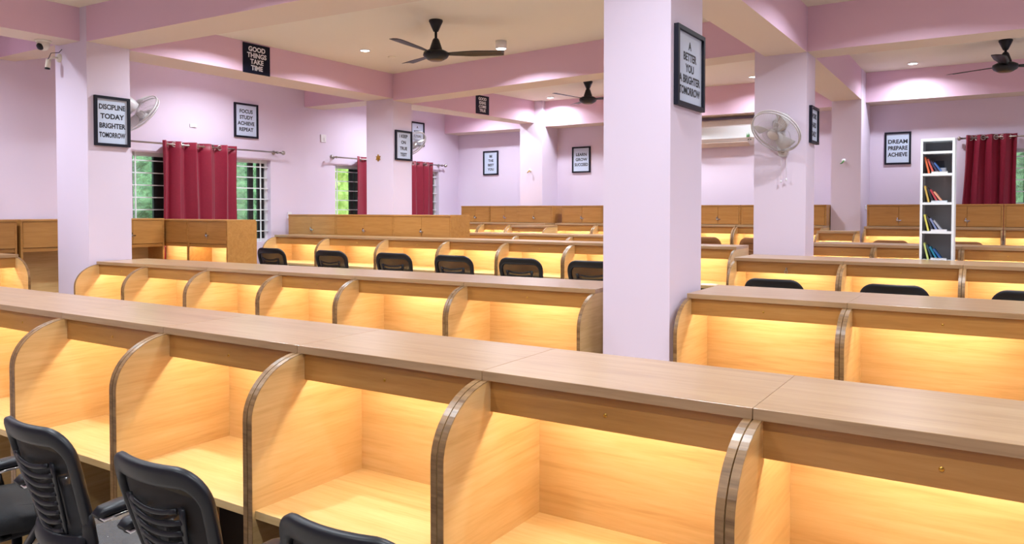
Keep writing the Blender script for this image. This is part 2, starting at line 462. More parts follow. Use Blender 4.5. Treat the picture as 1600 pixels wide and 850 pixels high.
# ------------------------------------------------------------------ carrels
def side_profile(T, fe, dt, ch):
    top = T - 0.025
    pts = [(dt, 0.0), (dt, top), (0.03, top)]
    cy_, cz_ = 0.03, top - ch
    a, c = fe + 0.03, ch
    curve = []
    for i in range(0, 15):
        t = PI/2 * i/14
        curve.append((cy_ - a*math.sin(t), cz_ + c*math.cos(t)))
    return pts + curve + [(-fe, 0.0)], curve + [(-fe, 0.0)]
def carrel(x, y, rz, w, T=1.166, desk=None, dt=0.39, fe=0.19, ch=0.172, label='', group=None, led=True, locker=None, flush=False, key=False, name='study_carrel', cat='study carrel', fac=0.083, backy=0.265):
    if desk is None: desk = T - 0.461
    root = thing(name, label, cat, (x, y, 0), rz, group)
    t = 0.018
    if flush:
        zt = T + locker[1]
        for sx in (0, w-t):
            s = MB().box(sx, 0, 0, sx+t, dt, zt-0.018)
            s.build('side_panel', [WF], root)
    else:
        prof, curve = side_profile(T, fe, dt, ch)
        for sx in (0.0015, w-t-0.0015):
            s = MB().prism(prof, sx, sx+t, 'x')
            so = s.build('side_panel', [WY], root)
            # edge banding strip that wraps the curved front
            e = MB(); n = len(curve)
            vs = []
            for i, (py, pz) in enumerate(curve):
                q0 = curve[max(i-1,0)]; q1 = curve[min(i+1,n-1)]
                ty, tz = q1[0]-q0[0], q1[1]-q0[1]; l = math.hypot(ty, tz)
                ny, nz = tz/l, -ty/l
                for xx in (sx, sx+t):
                    vs.append((xx, py+ny*0.0006, pz+nz*0.0006))
                    vs.append((xx, py-ny*(-0.0022), pz-nz*(-0.0022)))
            fs = []
            for i in range(n-1):
                a = i*4; c = (i+1)*4
                fs += [(a+1, a+3, c+3, c+1), (a, c, c+2, a+2), (a, a+1, c+1, c), (a+2, c+2, c+3, a+3)]
            fs += [(0,2,3,1), ((n-1)*4, (n-1)*4+1, (n-1)*4+3, (n-1)*4+2)]
            e.add(vs, fs, 0, False)
            e.build('edge_band', WE, so)
    if not flush:
        # top board with a hair seam to its neighbour
        MB().box(0.0006, 0.0, T-0.025, w-0.0006, dt, T).build('top_panel', WT, root, bevel=0.0012)
    FY0, FY1 = (0.012, 0.028) if not flush else (0.006, 0.020)
    if flush: fac = 0.032
    fb = T - 0.025 - fac
    fo = MB().box(t+0.001, FY0, fb, w-t-0.001, FY1, T-0.025).build('facia_board', WF, root)
    # small cam studs / lock in the middle of the facia
    if not flush:
        k = MB()
        M2 = Matrix.Translation((w*0.5, FY0, T-0.07)) @ Matrix.Rotation(PI/2, 4, 'X')
        k.lathe([(0.0,0.0015),(0.0045,0.0015),(0.005,0.0)], 0, 0, 12, 0, M2)
        k.build('lock', M['brass'] if not key else M['dark'], fo)
        if key:
            kk = MB(); kk.box(w*0.5-0.004, FY0-0.02, T-0.078, w*0.5+0.004, FY0-0.003, T-0.064)
            kk.tube([(w*0.5+0.010*math.cos(a), FY0-0.022, T-0.095+0.013*math.sin(a)) for a in [2*PI*i/12 for i in range(12)]], 0.0022, 6, True)
            kk.build('key', M['steel'], fo)
    bk = min(backy, dt-0.03)
    MB().box(t, bk, desk-0.15, w-t, bk+0.012, T-0.026).build('back_panel', WX, root)
    MB().box(t, -fe+0.010 if not flush else 0.012, desk-0.025, w-t, bk, desk).build('desktop', WX, root, bevel=0.001)
    MB().box(t, bk-0.05, 0.0, w-t, bk-0.035, desk-0.025).build('modesty_panel', M['underdesk_shade'], root)
    if dt - bk > 0.06:
        MB().box(t, dt-0.016, 0.0, w-t, dt, T-0.026).build('rear_panel', WX, root)
    if led:
        MB().box(w*0.5-min(0.26,w*0.4), 0.085, T-0.036, w*0.5+min(0.26,w*0.4), 0.103, T-0.027).build('light_strip', M['led'], root)
    if locker:
        ly, lh, ld = locker
        z0, z1 = T, T + lh
        b = MB()
        if flush:
            b.box(t, ly+0.018, T-0.025, w-t, ly+ld, T-0.008)      # locker floor
        else:
            b.box(0, ly+0.0, z0+0.0005, t, ly+ld, z1-0.018); b.box(w-t, ly, z0+0.0005, w, ly+ld, z1-0.018)
            b.box(t, ly+0.018, z0+0.0005, w-t, ly+ld, z0+0.012)
        b.box(t, ly+ld-0.012, z0+0.013, w-t, ly+ld, z1-0.018)
        b.build('locker_body', WF, root)
        MB().box(0.0, ly-0.006, z1-0.018, w, ly+ld, z1).build('locker_top', WF, root, bevel=0.001)
        for (a0, a1) in ((t+0.002, w/2-0.0015), (w/2+0.0015, w-t-0.002)):
            MB().box(a0, ly-0.002, z0+0.006 if not flush else z0-0.02, a1, ly+0.014, z1-0.021).build('locker_door', WF, root)
        lk = MB(); zz = z0 + lh*0.28
        M2 = Matrix.Translation((w/2-0.012, ly-0.002, zz)) @ Matrix.Rotation(PI/2, 4, 'X')
        lk.lathe([(0.0,0.014),(0.013,0.012),(0.015,0.0)], 0, 0, 14, 0, M2)
        lk.box(w/2-0.016, ly-0.016, zz+0.012, w/2-0.006, ly-0.002, zz+0.03)
        lk.box(w/2+0.002, ly-0.010, zz-0.006, w/2+0.028, ly-0.003, zz+0.004)
        lk.tube([(w/2+0.004, ly-0.010, zz-0.004), (w/2+0.006, ly-0.012, zz-0.03)], 0.002, 6)
        lk.build('lock', M['chrome'], root)
    return root

ORD = ['first','second','third','fourth','fifth','sixth','seventh','eighth','ninth']
def row(xs, y, labelf, rz=0, origin=None, **k):
    """xs: joint positions along the row's own axis"""
    out = []
    for i in range(len(xs)-1):
        w_ = xs[i+1]-xs[i]
        if origin:
            ox, oy = origin
            px = ox + math.cos(rz)*(xs[i]-xs[0]); py = oy + math.sin(rz)*(xs[i]-xs[0])
        else: px, py = xs[i], y
        kk = dict(k)
        if 'per' in kk: kk.update(kk.pop('per').get(i, {}))
        out.append(carrel(px, py, rz, w_, label=labelf(i), **kk))
    return out

# nearest row
J1 = [-4.702+0.708*i for i in range(8)]
R1L = ['oak study carrel at the far left end of the nearest row, mostly outside the photo',
       'oak carrel of the nearest row behind the chair cut by the left edge',
       'oak carrel of the nearest row facing the chair with plastic-wrapped seat',
       'oak carrel of the nearest row facing the second full chair from the left',
       'oak carrel of the nearest row behind the lowest chair at the bottom edge',
       'oak carrel of the nearest row without a chair, right of bottom centre',
       'oak carrel at the right end of the nearest row, in the bottom right corner']
row(J1, 1.655, lambda i: R1L[i], group='study carrels of the nearest row', dt=0.39)
# second row, left of the big column
J2 = [0.0, 0.64, 1.365, 2.11, 2.80, 3.64, 4.485]
R2L = ['leftmost', 'second from left', 'third from left', 'fourth from left', 'fifth from left']
row(J2, 0, lambda i: ('lit oak carrel in the second row, ' + R2L[i] + ' after the discipline poster column') if i < 5 else 'lit oak study carrel ending the second row just left of the wide central column',
    rz=math.radians(2.9), origin=(-6.335, 3.475), dt=0.46, group='study carrels of the second row, left part')
# second row, right of the big column
J3 = [-1.37, -0.61, 0.15]
row(J3, 3.77, lambda i: ['lit oak study carrel abutting the right side of the wide central column', 'lit oak study carrel in the second row at the right edge of the photo'][i], dt=0.53, group='study carrels of the second row, right part')
# third row right, in front of the fan column
J4 = [-1.771, -0.985, -0.245, 0.495]
row(J4, 5.9, lambda i: ['oak carrel with a key in its lock, before the white fan column', 'oak study carrel directly in front of the white book rack', 'oak carrel in front of the rack row, cut by the right edge'][i],
    T=1.225, dt=0.52, group='study carrels in front of the white book rack', per={0: {'key': True}})
# third row, left and middle (chairs in front)
J5 = [-7.63, -6.70, -5.78, -4.93, -4.19, -3.45, -2.70, -1.90]
R5 = ['at the left end beside the barred window', 'second from the left', 'third from the left', 'fourth from the left', 'fifth from the left', 'sixth, behind the central column', 'the right end one with papers']
row(J5, 6.4, lambda i: 'lit oak carrel of the long third row, ' + R5[i], T=1.285, desk=0.965, dt=0.37, group='study carrels of the third row', backy=0.26)
# fourth row right, behind the rack
J6 = [-1.475, -0.955, -0.31, 0.32]
row(J6, 7.2, lambda i: ['small lit oak study carrel right of the fan column, row behind the book rack', 'lit oak study carrel partly hidden behind the white book rack', 'lit oak study carrel just right of the book rack in the row behind it'][i], T=1.295, dt=0.45, group='study carrels behind the book rack')
# single carrels standing before the back wall pilasters
carrel(-1.77, 8.95, 0, 0.40, T=1.362, dt=0.27, backy=0.2, label='single narrow oak carrel in front of the right back wall pilaster', fe=0.16)
carrel(-5.80, 8.95, 0, 0.60, T=1.380, dt=0.27, fac=0.062, backy=0.2, label='single oak carrel in front of the left back wall pilaster', fe=0.16)
# fifth row left, only its tops show
J7 = [-5.80, -5.05, -4.30, -3.55]
row(J7, 7.95, lambda i: 'oak carrel in the low row right of the middle lockers, ' + ['left end', 'middle one', 'right end'][i], T=1.300, dt=0.42, group='study carrels of the low far row')
# left carrel that faces the room
carrel(-6.75, 2.38, PI/2, 0.69, T=1.232, dt=0.39, label='lit oak study carrel at the left edge facing right, beside the dark locker', cat='study carrel')
# locker carrels along the left wall (dark)
for i, (ya, lab) in enumerate(((2.665, 'unlit oak locker carrel at the very left edge of the photo'), (3.385, 'unlit oak locker carrel with a round knob, just left of the camera column'), (4.085, 'unlit oak locker carrel in the corner, a dark sliver right of the left column'))):
    carrel(-7.40, ya, PI/2, 0.69, T=1.27, desk=0.80, dt=0.50, flush=True, locker=(0.0, 0.235, 0.49), led=False, label=lab, name='locker_carrel', cat='locker carrel', group='locker carrels along the left wall')
for i, (xa, xb, lab) in enumerate(((-7.86, -7.035, 'lit oak locker carrel under the crimson curtain, left one of the pair'), (-7.03, -6.405, 'lit oak locker carrel under the crimson curtain, right one with the plain end panel'))):
    carrel(xa, 4.80, 0, xb-xa, T=1.275, desk=0.80, dt=0.35, flush=True, locker=(0.0, 0.218, 0.34), led=True, label=lab, name='locker_carrel', cat='locker carrel', group='locker carrels below the near curtain')
JM = [-7.83, -6.97, -6.03, -5.19]
for i in range(3):
    carrel(JM[i], 6.80, 0, JM[i+1]-JM[i]-0.002, T=1.27, desk=0.80, dt=0.355, flush=True, locker=(0.0, 0.265, 0.35), led=False,
           label='oak two-door locker behind the third row, ' + ['left one of three', 'middle one of three', 'right one of three'][i], name='locker_carrel', cat='locker carrel', group='lockers in the middle of the hall')
# locker carrels along the back wall
BL = [((-7.20, -6.66), 'leftmost, in the room corner'), ((-6.65, -6.12), 'second from the corner'), ((-6.11, -5.50), 'under the plain pilaster between two posters'),
      ((-5.40, -4.75), 'under the learn grow poster'), ((-4.745, -4.06), 'right of the learn grow poster'), ((-4.055, -3.41), 'hidden behind the wide central column'),
      ((-3.405, -2.83), 'under the air conditioner'), ((-2.825, -2.30), 'just left of the fan column'), ((-2.295, -1.81), 'between the fan column and the pilaster'),
      ((-1.37, -0.71), 'under the dream poster'), ((-0.705, -0.04), 'under the curtain right of the book rack'), ((-0.035, 0.63), 'at the right edge under the window')]
for (xa, xb), lab in BL:
    near = lab.startswith('under the plain')
    carrel(xa, 9.50 if not near else 9.40, 0, xb-xa, T=1.405, desk=0.99, dt=0.52, fe=0.17, locker=(0.20, 0.250, 0.36), led=True, label='oak locker carrel along the back wall, ' + lab, name='locker_carrel', cat='locker carrel', group='locker carrels along the back wall')

# ------------------------------------------------------------------ office chairs
def surf(u, v):
    """back shell: u -1..1 across, v 0 bottom..1 top; viewed from behind (-y)"""
    q = min(1, v*1.25); hw = 0.140 + 0.036*(q*q*(3-2*q))
    z = 0.635 + 0.365*v
    y = -0.150 - 0.055*math.sin(v*PI*0.5) - 0.04*v*v + 0.040*u*u
    return Vector((u*hw, y, z))
def snrm(u, v):
    e = 1e-3
    a = surf(u+e, v)-surf(u-e, v); c = surf(u, v+e)-surf(u, v-e)
    return c.cross(a).normalized()
def make_chair(label, wrap=False):
    root = thing('office_chair', label, 'office chair', (0,0,0), 0, 'black office chairs')
    # back frame ring
    pts, wd, nr = [], [], []
    def addp(u, v, w_): pts.append(surf(u, v)); wd.append(w_*0.86); nr.append(tuple(snrm(u, v)))
    U, V0, V1, RU, RV, K = 0.93, 0.05, 0.955, 0.34, 0.19, 8
    N = 10
    for i in range(N+1): addp(-U + RU + (2*U-2*RU)*i/N, V1, 0.062)
    for i in range(1, K):
        a = PI/2*i/K; addp(U-RU+RU*math.sin(a), V1-RV+RV*math.cos(a), 0.062-0.026*i/K)
    for i in range(N+1): addp(U, V1-RV-(V1-RV-V0-RV)*i/N, 0.036)
    for i in range(1, K):
        a = PI/2*i/K; addp(U-RU*(1-math.cos(a)), V0+RV-RV*math.sin(a), 0.036+0.014*i/K)
    for i in range(N+1): addp(U-RU-(2*U-2*RU)*i/N, V0, 0.05)
    for i in range(1, K):
        a = PI/2*i/K; addp(-U+RU-RU*math.sin(a), V0+RV-RV*math.cos(a), 0.05-0.014*i/K)
    for i in range(N+1): addp(-U, V0+RV+(V1-RV-V0-RV)*i/N, 0.036)
    for i in range(1, K):
        a = PI/2*i/K; addp(-U+RU*(1-math.cos(a)), V1-RV+RV*math.sin(a), 0.036+0.026*i/K)
    f = MB().tube(pts, 0, 12, True, 0, (wd, 0.026, nr))
    bo = f.build('back_frame', M['black'], root)
    # net
    g = MB(); vs, fs = [], []
    nu, nv = 10, 12
    for i in range(nu+1):
        for j in range(nv+1):
            vs.append(surf(-0.9+1.8*i/nu, 0.08+0.85*j/nv) + Vector((0, 0.004, 0)))
    for i in range(nu):
        for j in range(nv):
            a = i*(nv+1)+j; fs.append((a, a+1, a+nv+2, a+nv+1))
    g.add(vs, fs, 0, True)
    g.build('back_net', M['net'], root)
    # curved slats behind the net
    for k in range(8):
        v = 0.15 + 0.078*k
        half = 0.42 + 0.02*k if k < 7 else 0.5
        P = [surf(-half+2*half*i/8, v + 0.035*((-1+2*i/8)**2)) + Vector((0, -0.008, 0)) for i in range(9)]
        MB().tube(P, 0, 8, False, 0, (0.013, 0.008, (0,-1,0.1))).build('back_slat', M['black'], root)
    # centre panel of the slats
    for s in (-1, 1):
        P = [surf(s*(0.44+0.14*t/6), 0.12+0.105*t) + Vector((0, -0.006, 0)) for t in range(7)]
        MB().tube(P, 0, 8, False, 0, (0.02, 0.009, (0,-1,0.1))).build('slat_rail', M['black'], root)
    # lumbar bar
    P = [surf(-0.95+1.9*i/10, 0.10 - 0.02*math.cos(PI*(-1+2*i/10)/2)) + Vector((0, -0.02, 0)) for i in range(11)]
    MB().tube(P, 0, 10, False, 0, (0.05, 0.018, (0,-1,0.15))).build('lumbar_bar', M['black'], root)
    # arms of the back that curve down to the seat base
    b = MB()
    for s in (-1, 1):
        P = [surf(s*0.94, 0.34), surf(s*0.96, 0.22)+Vector((0,-0.006,0)), surf(s*0.97, 0.10)+Vector((0,-0.012,0)), Vector((s*0.165, -0.165, 0.60)), Vector((s*0.15, -0.14, 0.555)), Vector((s*0.11, -0.09, 0.515)), Vector((s*0.04, 0.0, 0.50))]
        b.tube(P, 0, 10, False, 0, ([0.03,0.038,0.044,0.046,0.045,0.045,0.04], 0.02, (s*0.5,-1,0)))
    b.build('back_arm', M['black'], root)
    # seat
    se = MB(); n = 28
    def ring(z, sc):
        out = []
        for i in range(n):
            a = 2*PI*i/n
            c, d = math.cos(a), math.sin(a)
            c = math.copysign(abs(c)**0.55, c); d = math.copysign(abs(d)**0.55, d)
            out.append((0.205*sc*c, 0.190*sc*d + 0.005, z + 0.13 + (0.012 if d < -0.2 else 0) - 0.012*max(0, d)))
        return out
    rs = [ring(0.395, 0.86), ring(0.402, 0.97), ring(0.425, 1.0), ring(0.450, 0.97), ring(0.462, 0.88), ring(0.466, 0.6)]
    vs = [p for r in rs for p in r]; fs = []
    for k in range(len(rs)-1):
        for i in range(n):
            j = (i+1) % n; fs.append((k*n+i, k*n+j, (k+1)*n+j, (k+1)*n+i))
    fs += [tuple(range(n-1,-1,-1)), tuple((len(rs)-1)*n+i for i in range(n))]
    se.add(vs, fs, 0, True)
    so = se.build('seat', M['blackfab'], root)
    if wrap:
        rs = [ring(0.385, 1.02), ring(0.412, 1.045), ring(0.44, 1.06), ring(0.466, 1.0), ring(0.482, 0.88), ring(0.486, 0.5)]
        rn = random.Random(5)
        vs = [(p[0]*(1+rn.uniform(-.01,.012)), p[1]*(1+rn.uniform(-.01,.012)), p[2]+rn.uniform(-.003,.005)) for r in rs for p in r]
        wr = MB().add(vs, fs, 0, True)
        wr.build('plastic_wrap', M['wrap'], so)
    MB().box(-0.10, -0.09, 0.485, 0.10, 0.11, 0.522).build('seat_mechanism', M['black'], root, bevel=0.01)
    # arm rests
    for s in (-1, 1):
        x = s*0.222
        up_ = MB().tube([(s*0.12, 0.02, 0.515), (s*0.22, 0.02, 0.512), (x, 0.02, 0.53), (x, 0.0, 0.63), (x, -0.02, 0.72), (x-s*0.006, -0.03, 0.764)], 0, 10, False, 0, ([0.05,0.05,0.05,0.046,0.042,0.05], 0.016, [(0,0,1),(0,0,1),(s,0,0.6),(s,0,0),(s,0,0),(s,0,0)]))
        uo = up_.build('arm_post', M['chrome'], root)
        MB().tube([(x, -0.15, 0.762), (x, -0.10, 0.768), (x, -0.05, 0.768), (x, -0.01, 0.764)], 0, 10, False, 0, ([0.036,0.044,0.044,0.036], 0.012, (0,0,1))).build('arm_bracket', M['chrome'], root)
        MB().tube([(x, -0.165, 0.776), (x, -0.145, 0.784), (x, -0.10, 0.787), (x, -0.04, 0.787), (x, -0.005, 0.782), (x, 0.01, 0.775)], 0, 12, False, 0, ([0.034,0.052,0.058,0.058,0.048,0.03], [0.014,0.024,0.026,0.026,0.022,0.012], (0,0,1))).build('arm_pad', M['black'], root)
    # gas lift, star base, casters
    MB().lathe([(0.0,0.09),(0.030,0.09),(0.030,0.30),(0.016,0.305),(0.016,0.49),(0.0,0.49)], 0, 0, 18).build('gas_lift', M['black'], root)
    for k in range(5):
        a = 2*PI*k/5 + 0.3; c, d = math.cos(a), math.sin(a)
        P = [(0.02*c, 0.02*d, 0.11), (0.12*c, 0.12*d, 0.10), (0.25*c, 0.25*d, 0.075)]
        lg = MB().tube(P, 0, 10, False, 0, ([0.05,0.042,0.03], [0.035,0.03,0.02], (0,0,1))).build('base_leg', M['black'], root)
        cs = MB()
        M2 = Matrix.Translation((0.25*c, 0.25*d, 0.028)) @ Matrix.Rotation(a, 4, 'Z') @ Matrix.Rotation(PI/2, 4, 'X')
        for q in (-0.016, 0.005):
            cs.lathe([(0,q),(0.026,q),(0.028,q+0.003),(0.028,q+0.009),(0.026,q+0.012),(0,q+0.012)], 0, 0, 16, 0, M2)
        cs.build('caster', M['dark'], lg)
    return root
wrapped = make_chair('black office chair with chrome arms and clear plastic wrap on its seat', True)
wrapped.location = (-2.25, 1.27, 0.0); wrapped.rotation_euler = (0, 0, math.radians(-1))
proto = make_chair('black office chair left of bottom centre, back slats facing the camera')
proto.location = (-1.68, 1.265, 0); proto.rotation_euler = (0, 0, math.radians(1))
dup(proto, (-2.88, 1.29, 0), math.radians(-6), 'black office chair cut by the left edge, only seat and armrest showing')
dup(proto, (-1.08, 1.265, -0.02), math.radians(2), 'black office chair lowest at the bottom edge, only the top of its back showing')
for i, (px, lab) in enumerate(((-7.12, 'leftmost mesh chair in the third row'), (-6.16, 'second mesh chair from the left in the third row'), (-5.27, 'third mesh chair from the left in the third row'),
                               (-4.50, 'fourth mesh chair from the left in the third row'), (-3.74, 'fifth mesh chair from the left in the third row'), (-3.02, 'mesh chair of the third row cut off by the wide central column'), (-2.30, 'dark chair peeking out right of the wide central column'))):
    o = dup(proto, (px, 6.13, 0.0), math.radians(2 + (i % 3)), 'black office chair, ' + lab, 'office chairs of the third row')
    o.scale = (1.27, 1.05, 1.145)
for i, (px, lab) in enumerate(((-1.34, 'its back showing before the carrel with the key'), (-0.60, 'its back showing in front of the white book rack'), (0.12, 'its back cut by the right edge of the photo'))):
    o = dup(proto, (px, 5.60, 0.0), math.radians(-1 + i), 'black office chair, ' + lab, 'office chairs before the book rack')
    o.scale = (1.14, 1.03, 1.11)

bproto = None
for i, (px, lab) in enumerate(((-3.02, 'under the air conditioner'), (-2.42, 'left of the fan column'), (-1.03, 'left of the white book rack'), (-0.37, 'right of the white book rack'), (0.30, 'at the right edge'))):
    if bproto is None:
        keep = (M['black'], M['net']); M['black'] = M['brownfab']; M['net'] = M['brownfab']
        bproto = make_chair('x'); M['black'], M['net'] = keep
        bproto['label'] = 'brown chair back before the back wall carrels, ' + lab; bproto['group'] = 'brown chairs at the back wall carrels'; o = bproto
        o.location = (px, 9.10, 0)
    else:
        o = dup(bproto, (px, 9.10, 0), 0, 'brown chair back before the back wall carrels, ' + lab)
    o.scale = (1.10, 0.9, 1.262)

# ------------------------------------------------------------------ posters
def text_mesh(body, size, wmax=None):
    cu = bpy.data.curves.new('t', 'FONT'); cu.body = body; cu.size = size; cu.align_x = 'CENTER'; cu.align_y = 'CENTER'
    cu.extrude = 0.0006; cu.offset = size*0.034; cu.resolution_u = 3
    o = bpy.data.objects.new('t', cu); COL.objects.link(o)
    dg = bpy.context.evaluated_depsgraph_get()
    me = bpy.data.meshes.new_from_object(o.evaluated_get(dg))
    bpy.data.objects.remove(o); bpy.data.curves.remove(cu)
    vs = [v.co.copy() for v in me.vertices]; fs = [tuple(p.vertices) for p in me.polygons]
    bpy.data.meshes.remove(me)
    if vs and wmax:
        x0 = min(v.x for v in vs); x1 = max(v.x for v in vs)
        if x1-x0 > wmax:
            k = wmax/(x1-x0)
            for v in vs: v.x *= k
    return vs, fs
def poster(label, loc, rz, w_, h_, lines, size, dark=False, spacing=None, offs=None, fw=0.022, name='wall_poster'):
    root = thing(name, label, 'poster', loc, rz, 'motivational posters')
    if dark:
        MB().box(-w_/2, -0.012, -h_/2, w_/2, 0, h_/2).build('poster_board', M['navypaper'], root, bevel=0.001)
        yp = -0.0125
    else:
        f = MB()
        for (a, b_, c, d) in ((-w_/2, -h_/2, w_/2, -h_/2+fw), (-w_/2, h_/2-fw, w_/2, h_/2), (-w_/2, -h_/2+fw, -w_/2+fw, h_/2-fw), (w_/2-fw, -h_/2+fw, w_/2, h_/2-fw)):
            f.box(a, -0.024, b_, c, 0, d)
        f.build('poster_frame', M['navy'], root)
        MB().box(-w_/2+fw, -0.010, -h_/2+fw, w_/2-fw, -0.001, h_/2-fw).build('poster_paper', M['paper'], root)
        yp = -0.0105
    n = len(lines); sp = spacing or size*1.35
    for i, ln in enumerate(lines):
        vs, fs = text_mesh(ln, size, (w_-2*fw)*0.86)
        zc = ((n-1)/2 - i)*sp
        MB().add([(v.x, yp - v.z*0.5, v.y + zc) for v in vs], fs).build('lettering', M['whiteink'] if dark else M['ink'], root)
    return root
H2 = PI/2
poster('framed white poster reading discipline today brighter tomorrow on the left column', (-6.36, 3.633, 2.335), H2, 0.305, 0.415, ['DISCIPLINE','TODAY','BRIGHTER','TOMORROW'], 0.058, spacing=0.078)
poster('frameless dark blue poster reading good things take time on the left beam', (-6.36, 5.124, 3.10), H2, 0.325, 0.295, ['GOOD','THINGS','TAKE','TIME'], 0.066, True, 0.0615)
poster('framed white poster reading focus study achieve repeat above the near curtain', (XW, 6.223, 2.694), H2, 0.35, 0.42, ['FOCUS','STUDY','ACHIEVE','REPEAT'], 0.062, spacing=0.074)
poster('small dark blue poster with four white lines on the farther left beam', (-6.245, 8.90, 3.07), math.radians(85), 0.29, 0.26, ['GOOD','IDEAS','COME','TRUE'], 0.056, True, 0.054)
poster('framed poster on the purple side of the column with the second wall fan', (-6.36, 7.348, 2.395), H2, 0.31, 0.37, ['I KEEP','ON','TRUE','TEST'], 0.056, spacing=0.076)
poster('framed poster behind the farther left wall fan, partly hidden', (XW, 9.50, 2.80), H2, 0.33, 0.38, ['A','BETTER','FUTURE','TODAY'], 0.05, spacing=0.072)
poster('framed white poster reading be the best you on the back wall', (-7.25, YB, 2.375), 0, 0.30, 0.40, ['BE','THE','BEST','YOU'], 0.056, spacing=0.072)
poster('framed white poster reading learn grow succeed on the back wall', (-5.555, YB, 2.37), 0, 0.315, 0.40, ['LEARN','GROW','SUCCEED'], 0.062, spacing=0.078)
poster('framed white poster reading dream prepare achieve left of the book rack', (-1.155, YB, 2.355), 0, 0.295, 0.40, ['DREAM','PREPARE','ACHIEVE'], 0.068, spacing=0.08)
poster('large framed poster reading a better you on the wide central column', (-1.40, 3.849, 2.315), H2, 0.40, 0.40, ['A','BETTER','YOU','A BRIGHTER','TOMORROW'], 0.056, spacing=0.058)
poster('narrow framed poster seen edge on, right side of the column with the white fan', (-1.405, 6.90, 2.31), H2, 0.30, 0.31, ['WORK','HARD','DAILY'], 0.06, spacing=0.075)

# ------------------------------------------------------------------ curtains and rods
def curtain_rod(label, p0, p1, nrm, finials=(True, True)):
    root = thing('curtain_rod', label, 'curtain rod', p0)
    a = Vector((0,0,0)); b_ = Vector(p1)-Vector(p0); d_ = b_.normalized()
    MB().tube([a, b_], 0.010, 12).build('rod', M['steel'], root)
    for q, s in ((a, -1), (b_, 1)):
        f = MB(); f.tube([q, q+d_*s*0.02, q+d_*s*0.025, q+d_*s*0.045, q+d_*s*0.05, q+d_*s*0.06], [0.012,0.012,0.026,0.026,0.018,0.006], 14)
        f.build('finial', M['steel'], root)
        g = MB(); e = q - d_*s*0.06
        g.tube([e, e + Vector(nrm)*0.075], 0.008, 10); g.tube([e+Vector(nrm)*0.07, e+Vector(nrm)*0.08], 0.026, 14); g.tube([e-d_*0.01, e+d_*0.01], 0.016, 12)
        g.build('bracket', M['steel'], root)
    return root
def curtain(label, p0, dirv, nrm, width, drop, waves, amp=0.035, flare=0.0, phase=0.0, top=0.035):
    """p0: rod point where the cloth starts; dirv along the rod; nrm away from the wall"""
    root = thing('curtain', label, 'curtain', p0)
    D, Nn = Vector(dirv), Vector(nrm)
    n = waves*16; k = 14
    rn = random.Random(int(width*1000))
    ph2 = [rn.uniform(-0.5, 0.5) for _ in range(waves+1)]
    def pt(i, j, side):
        s = i/n; t = j/k
        a = 2*PI*waves*s + phase
        z = top - (drop+top)*t
        am = amp*(1 + 0.25*math.sin(3.1*s*waves + 1))*(1-0.15*t)
        off = am*math.sin(a + 0.25*math.sin(2*t+4*s)) 
        x = s*width*(1) + 0.010*math.sin(2*a)*(1) + flare*t*(s-1.0) + 0.006*math.sin(5*t+9*s)
        return D*x + Nn*(off + side) + Vector((0,0,z))
    vs, fs = [], []
    for side in (0.0, 0.0025):
        for i in range(n+1):
            for j in range(k+1): vs.append(tuple(pt(i, j, side)))
    o = (n+1)*(k+1)
    for i in range(n):
        for j in range(k):
            a = i*(k+1)+j
            fs.append((a, a+1, a+k+2, a+k+1)); fs.append((o+a, o+a+k+1, o+a+k+2, o+a+1))
    for i in range(n):
        a = i*(k+1); fs.append((a, a+k+1, o+a+k+1, o+a)); a += k; fs.append((a, o+a, o+a+k+1, a+k+1))
    for j in range(k):
        fs.append((j, o+j, o+j+1, j+1)); a = n*(k+1)+j; fs.append((a, a+1, o+a+1, o+a))
    MB().add(vs, fs, 0, True).build('cloth', M['curtain'], root)
    # eyelets where the cloth crosses the rod
    for q in range(waves*2):
        s = ((q*PI - phase)/(2*PI*waves))
        if s < 0.01 or s > 0.99: continue
        sgn = 1 if q % 2 == 0 else -1
        c = D*(s*width)
        dn = (D*0.55 + Nn*sgn*0.35).normalized()     # ring plane follows the fold
        ax = (D*sgn*(-0.35) + Nn*0.75).normalized()
        tdir = (D*0.75 + Nn*sgn*0.35).normalized()
        P = [c + tdir*(0.026*math.cos(t)) + Vector((0,0,0.026*math.sin(t))) for t in [2*PI*i/16 for i in range(16)]]
        MB().tube(P, 0.0065, 8, True).build('eyelet', M['steel'], root)
    return root
RX = XW + 0.085
curtain_rod('brushed steel curtain rod above the near barred window', (RX, 4.45, 2.325), (RX, 6.70, 2.325), (-1,0,0))
curtain('crimson satin curtain hanging on the near window, wide with five folds', (RX, 5.02, 2.325), (0,1,0), (1,0,0), 0.98, 1.3, 5, 0.05, phase=0.6)
curtain_rod('brushed steel curtain rod above the farther left window', (RX, 7.61, 2.325), (RX, 10.10, 2.325), (-1,0,0))
curtain('narrow crimson curtain left of the gold-ornament column', (RX, 8.03, 2.325), (0,1,0), (1,0,0), 0.34, 1.25, 1, 0.03, phase=1.2)
curtain('crimson curtain between the second fan column and the room corner', (RX, 9.16, 2.325), (0,1,0), (1,0,0), 0.62, 1.25, 4, 0.03, phase=0.4)
RY = YB - 0.085
curtain_rod('brushed steel curtain rod on the back wall right of the book rack', (-0.46, RY, 2.435), (1.4, RY, 2.435), (0,1,0))
curtain('crimson satin curtain on the back wall right of the book rack', (-0.43, RY, 2.435), (1,0,0), (0,-1,0), 0.50, 1.2, 4, 0.04, flare=0.05, phase=0.5)

